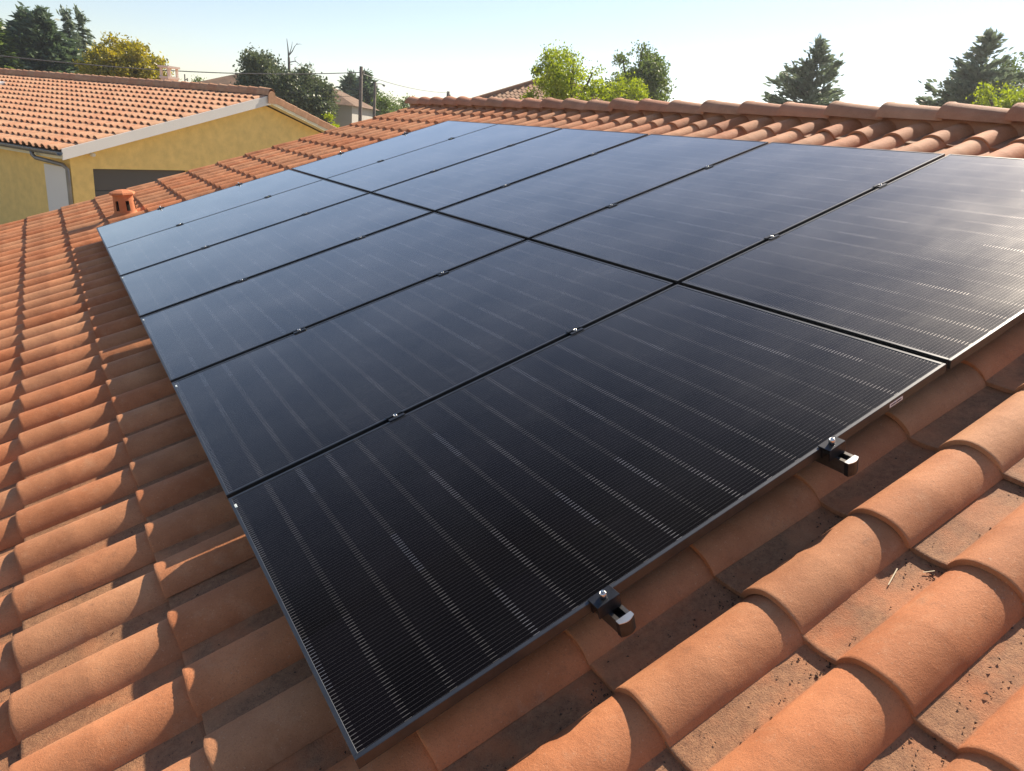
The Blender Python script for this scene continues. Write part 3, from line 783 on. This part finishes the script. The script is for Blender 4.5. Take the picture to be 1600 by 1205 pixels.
def trunk(e, h, r, limbs, mat=None, lean=(0, 0)):
    bm = bmesh.new()
    tube(bm, [(lean[0] * t * t, lean[1] * t * t, h * t) for t in (0, .25, .5, .75, 1)], [r * (1 - .8 * t) for t in (0, .25, .5, .75, 1)], 7)
    for p, q, rr in limbs:
        mid = (Vector(p) + Vector(q)) / 2 + Vector((0, 0, .04 * (Vector(q) - Vector(p)).length))
        tube(bm, [p, mid, q], [rr, rr * .7, rr * .3], 5)
    bm_obj('trunk', bm, mat or M['bark'], e)
def conifer(px, ptop, dist, radius, label, mat, levels=30, n=9000, size=.30, droop=.2, low=.12, airy=.2, bend=0.0, group=None, power=1.0, wid=1.0, ragged=.25):
    """Tapering crown: whorls of branches, each a flat spray of needle sprigs that point outward."""
    T_ = spot(px, ptop, dist); e = empty('conifer_tree', (T_.x, T_.y, GROUND), (0, 0, rng.random() * 6.28)); tag(e, label, 'tree', group)
    H = T_.z - GROUND; limbs = []; C = []; D = []
    sides = 1 + ragged * rng.normal(size=9)
    for i in range(levels):
        f = ((i + rng.random() * .8) / levels) ** .92; z = H * (low + (1 - low) * f)
        rmax = radius * ((1 - f) ** power) + .10
        nb_ = int(5 + 6 * (1 - f)); a0_ = rng.random() * 6.28
        for k in range(nb_):
            if rng.random() < airy: continue
            a = a0_ + 6.283 * k / nb_ + rng.normal(0, .22)
            L = rmax * rng.uniform(.62, 1.10) * sides[int(a / 6.2832 * 8) % 9] ** .6
            dv = np.array([math.cos(a), math.sin(a)]); slope = -droop + .55 * f
            m_ = max(7, int(n * 2.4 / levels / nb_ * (L / radius)))
            t = rng.beta(1.5, 1.0, m_); w = (.05 + .26 * L * t * (1.1 - t)) * wid
            q = rng.uniform(-1, 1, m_); sd_ = q * w
            cur = droop * .5 * L * t * t
            x = dv[0] * L * t - dv[1] * sd_; y = dv[1] * L * t + dv[0] * sd_
            zz = z + slope * L * t - cur - np.abs(sd_) * .30 + rng.normal(0, 1, m_) * (.03 + .018 * L)
            C.append(np.stack([x, y, zz], 1))
            dd = np.stack([dv[0] - dv[1] * q * .9, dv[1] + dv[0] * q * .9, np.full(m_, slope - droop * t.mean())], 1)
            D.append(dd)
            limbs.append(((0, 0, z), (dv[0] * L * .9, dv[1] * L * .9, z + slope * L * .9 - droop * .4 * L), .006 * H * (1 - f) + .012))
    m_ = 50; t = rng.random(m_) ** 1.6
    C.append(np.stack([rng.normal(0, .03, m_) + bend * (1 - t) ** 2, rng.normal(0, .03, m_), H * (1 - .07 * t)], 1)); D.append(np.tile([[bend * .8, 0, 1.0]], (m_, 1)))
    C = np.concatenate(C); D = np.concatenate(D)
    trunk(e, H * .985, .012 * H + .04, limbs)
    leaves('crown', C, size, mat, e, flat=.2, aspect=2.6, D=D)
    return e
def broad(px, ptop, dist, rad, label, mat, zc=None, n=9000, size=.2, clusters=60, squash=1.0, gap=.25, name='broadleaf_tree', cat='tree', group=None, sig=.16, lobes=None):
    T_ = spot(px, ptop, dist); H = T_.z - GROUND
    e = empty(name, (T_.x, T_.y, GROUND), (0, 0, 0)); tag(e, label, cat, group)
    rh, rv = rad, rad * squash; cz = H - rv
    CC = []
    while len(CC) < clusters:
        p = rng.normal(size=3); p /= np.linalg.norm(p); r_ = rng.uniform(.35, 1.0) ** .5
        p = p * r_
        if p[2] < -.75: continue
        bump_ = 1 + .16 * math.sin(3.1 * p[0] + 5 * p[1] + px) * math.cos(4.3 * p[2] + 2 * p[0])
        CC.append(np.array([p[0] * rh * bump_, p[1] * rh * bump_, cz + p[2] * rv * bump_]))
    CC = np.array(CC); wt = rng.uniform(.4, 1.5, clusters); wt /= wt.sum()
    idx = rng.choice(clusters, n, p=wt); sg = sig * rad * rng.uniform(.7, 1.3, clusters)
    off = rng.normal(size=(n, 3)); 
    C = CC[idx] + off * sg[idx][:, None] * np.array([1, 1, .75])
    limbs = [((0, 0, max(.3, cz - rv * .9)), tuple(CC[k] * np.array([.9, .9, 1])), .012 * H) for k in range(0, clusters, 2)]
    trunk(e, max(.5, cz + rv * .35), .02 * H + .03, limbs)
    leaves('crown', C, size, mat, e)
    return e
G1 = 'tall conifers behind the yellow house'
conifer(-10, 28, 78, 4.2, 'dark conifer cut by the left picture edge behind the yellow house', M['green'], size=.36, n=9000, group=G1)
conifer(36, 19, 80, 5.2, 'dense dark conifer, left of the twin pair behind the yellow house', M['conifer'], size=.40, n=15000, group=G1, droop=.05, power=.80, airy=.12)
conifer(63, 16, 79, 5.0, 'dense dark conifer with the broadest crown behind the yellow house', M['conifer'], size=.40, n=15000, group=G1, droop=.05, power=.85, airy=.12)
conifer(104, 16, 82, 3.6, 'grey green drooping conifer with bent tip, left one of the slim pair', M['bluecon'], size=.34, n=5200, group=G1, droop=.45, airy=.35, bend=-.7, wid=.7)
conifer(126, 19, 83, 4.0, 'grey green drooping conifer, slim right one beside the golden tree', M['bluecon'], size=.34, n=5200, group=G1, droop=.45, airy=.38, bend=.6, wid=.7)
broad(190, 62, 62, 2.75, 'rounded golden yellow tree behind the yellow house ridge', M['golden'], n=26000, size=.24, clusters=170, squash=1.15, sig=.10)
broad(268, 100, 74, 1.3, 'small green tree showing through the white chimney cap', M['green'], n=1600, size=.22, clusters=14, squash=1.6)
broad(411, 87, 62, 1.85, 'dark spreading cedar with the left rounded crown before the grey house', M['cedarleaf'], n=15000, size=.24, clusters=80, squash=1.35, sig=.17)
broad(468, 111, 60, 1.95, 'dark low cedar crown hanging before the grey house wall', M['cedarleaf'], n=19000, size=.24, clusters=100, squash=1.1, sig=.17)
# bare dead tree rising out of the cedars
T_ = spot(451, 62, 63); e = empty('dead_tree', (T_.x, T_.y, GROUND)); tag(e, 'bare dead tree rising above the dark cedars', 'tree'); H = T_.z - GROUND
right = Vector((C_RIGHT.x, C_RIGHT.y, 0)).normalized()
bm = bmesh.new()
def tw(pts, r0_): tube(bm, [right * a + Vector((0, 0, H + b)) for a, b in pts], [r0_ * (1 - .75 * k / (len(pts) - 1)) for k in range(len(pts))], 5)
S = 63 / 1117.0
P_ = lambda x, y: ((x - 451) * S, -(y - 62) * S)
tube(bm, [Vector((0, 0, 0)), right * P_(452, 118)[0] + Vector((0, 0, H + P_(452, 118)[1])), right * P_(451, 84)[0] + Vector((0, 0, H + P_(451, 84)[1]))], [.22, .12, .09], 6)
bm_obj('trunk', bm, M['deadwood'], e)
bm = bmesh.new()
for pts, r_ in (([(451, 85), (450, 72), (448.5, 61)], .07), ([(451, 82), (456, 76), (459, 70), (463, 65)], .05), ([(452, 80), (455, 71), (456, 64)], .04),
                ([(462, 67), (466, 66), (469, 67)], .02), ([(453, 90), (460, 88), (466, 92), (470, 97)], .04), ([(457, 114), (464, 104), (474, 98), (481, 88)], .06),
                ([(474, 98), (480, 92), (479, 86)], .03), ([(470, 101), (478, 99), (485, 101)], .025), ([(460, 89), (459, 84), (463, 82)], .03), ([(461, 110), (459, 102), (463, 95)], .03), ([(448, 100), (443, 96), (440, 90)], .03)):
    tw([P_(*p) for p in pts], r_)
bm_obj('branch', bm, M['deadwood'], e)
conifer(549, 116, 92, 5.0, 'dark conifer behind the taller utility pole, left of it', M['conifer'], size=.42, n=7000, droop=.1, power=.9)
conifer(574, 115, 90, 5.2, 'dark conifer directly behind the taller utility pole', M['conifer'], size=.42, n=8000, droop=.1, power=.85)
broad(618, 149, 72, 2.3, 'bright green round bush left of the ridge end', M['green'], n=4200, size=.22, clusters=26, squash=.9)
broad(592, 150, 100, 3.4, 'dull green round tree behind the thinner lamp pole', M['cedarleaf'], n=4600, size=.32, clusters=30, squash=1.0)
broad(640, 160, 95, 3.0, 'low green tree crown by the ridge end, partly behind it', M['green'], n=3600, size=.3, clusters=26, squash=.8)
broad(318, 130, 84, 2.0, 'low green bush seen over the yellow house ridge, right of chimney', M['green'], n=2200, size=.26, clusters=18, squash=.7)
broad(347, 135, 70, 1.3, 'low lime green bush over the yellow house ridge, before the cedars', M['lime'], n=1800, size=.18, clusters=14, squash=.8)
broad(500, 178, 40, 1.0, 'yellow green garden bush at the foot of the grey house', M['lime'], n=1500, size=.13, clusters=14, squash=.8, name='garden_bush', cat='bush')
broad(894, 76, 30, 1.45, 'bright lime green young tree in front of the hipped tiled roof', M['lime'], n=8200, size=.12, clusters=64, squash=1.25, sig=.115)
broad(1003, 76, 44, 1.75, 'deeper green tree beside the bright lime tree', M['green'], n=9500, size=.19, clusters=80, squash=1.35, sig=.15)
broad(985, 128, 36, 1.1, 'low light green shrub below the deeper green tree', M['lime'], n=2400, size=.13, clusters=20, squash=.7, name='garden_bush', cat='bush')
conifer(1282, 64, 48, 6.3, 'airy dark spruce standing alone above the ridge', M['bluecon'], size=.27, n=15000, droop=.0, airy=.34, power=.85, low=.25, levels=34, wid=.85, ragged=.30)
conifer(1547, 54, 46, 4.9, 'airy dark spruce at the right end of the ridge', M['bluecon'], size=.27, n=15000, droop=.0, airy=.32, power=.92, low=.25, levels=34, wid=.85, ragged=.30)
broad(1598, 88, 54, 2.2, 'rounded green tree at the right picture edge behind the spruce', M['green'], n=6500, size=.22, clusters=46, squash=1.2)
broad(1580, 138, 34, 1.2, 'low pale green shrub under the right spruce', M['lime'], n=2600, size=.13, clusters=20, squash=.6, name='garden_bush', cat='bush')
# far belt of woods closing the horizon
cs = []
for az in np.arange(R(-28), R(66), R(.42)):
    d = rng.uniform(170, 230); hgt_ = rng.uniform(4.5, 7.5)
    m_ = 130; ctr = np.array([CAM.x + d * math.sin(az), CAM.y + d * math.cos(az), GROUND + hgt_ * .45])
    cs.append(ctr + rng.normal(size=(m_, 3)) * np.array([1.6, 1.6, hgt_ * .26]))
o = leaves('far_woods', np.concatenate(cs), 1.0, M['cedarleaf'], None); tag(o, 'far belt of green woods along the horizon', 'woods', kind='stuff')

# ------------------------------------------------------------------ poles and cables
def pole(px, ptop, dist, r, label, lamp=False):
    T_ = spot(px, ptop, dist); e = empty('utility_pole', (T_.x, T_.y, GROUND)); tag(e, label, 'pole', 'poles carrying the overhead cables')
    H = T_.z - GROUND
    bm = bmesh.new(); tube(bm, [(0, 0, 0), (0, 0, H)], [r * 1.25, r], 9); bm_obj('shaft', bm, M['wood'], e, smooth=True)
    bm = bmesh.new(); a = right * .16
    tube(bm, [(a.x * -.2, a.y * -.2, H - .33), (a.x, a.y, H - .33)], .035, 6); tube(bm, [(a.x, a.y, H - .42), (a.x, a.y, H - .22)], .045, 6)
    bm_obj('insulator', bm, M['zinc'], e)
    if lamp:
        bm = bmesh.new(); a = right
        tube(bm, [(0, 0, H - .12), a * .45 + Vector((0, 0, H - .10)), a * .62 + Vector((0, 0, H - .16))], .025, 5)
        q = a * .72 + Vector((0, 0, H - .22)); tube(bm, [a * .56 + Vector((0, 0, H - .14)), q], [.05, .09], 7)
        bm_obj('street_light', bm, M['zinc'], e)
    return Vector((T_.x, T_.y, T_.z))
p1 = pole(564.5, 104, 50, .105, 'thicker wooden utility pole where the cables meet')
p2 = pole(586, 128, 58, .10, 'thinner pole with street light arm right of the thicker pole', True)
p3 = pole(288.5, 116, 56, .04, 'thin dark post right of the white chimney')
p4 = pole(700.5, 143, 64, .13, 'pole tip just showing above the ridge caps')
def cable(a, b, sag, label, r=.012, sg=16):
    bm = bmesh.new(); a, b = Vector(a), Vector(b)
    tube(bm, [a.lerp(b, k / sg) - Vector((0, 0, sag * 4 * (k / sg) * (1 - k / sg))) for k in range(sg + 1)], r, 5)
    o = bm_obj('overhead_cable', bm, M['wire'], None); tag(o, label, 'cable', 'overhead cables')
A = p1 + Vector((0, 0, -.42))
cable(spot(-60, 80, 44), A + Vector((0, 0, .08)), .42, 'thick overhead cable passing before the conifers to the thicker pole', .026, 24)
cable(spot(-60, 112, 52), A + Vector((0, 0, -.9)), .55, 'thin overhead cable low across the cedar crown', .012)
cable(spot(-60, 100, 52), A + Vector((0, 0, -1.3)), .6, 'thin overhead cable lowest across the cedar crown', .012)
cable(A + Vector((0, 0, .02)), p4 + Vector((0, 0, -.1)), .25, 'overhead cable sloping from the thicker pole down to the ridge', .022)
cable(p2 + Vector((0, 0, -.3)), spot(690, 190, 50), .2, 'thin cable dropping from the lamp pole behind the ridge end', .012)

# ------------------------------------------------------------------ air
hz = bmesh.new(); box(hz, -160, 260, -15, 260, GROUND - 1.0, 14.5)
ho = bm_obj('haze', hz, None); tag(ho, 'thin bright summer haze in the air', 'haze', kind='stuff')
hm = bpy.data.materials.new('haze_air'); hm.use_nodes = True; ht = hm.node_tree
ht.nodes.remove(ht.nodes['Principled BSDF']); pv = ht.nodes.new('ShaderNodeVolumePrincipled')
pv.inputs['Color'].default_value = (.93, .96, 1, 1); pv.inputs['Density'].default_value = .0006; pv.inputs['Anisotropy'].default_value = .6
ht.links.new(pv.outputs[0], ht.nodes['Material Output'].inputs['Volume']); ho.data.materials.append(hm)
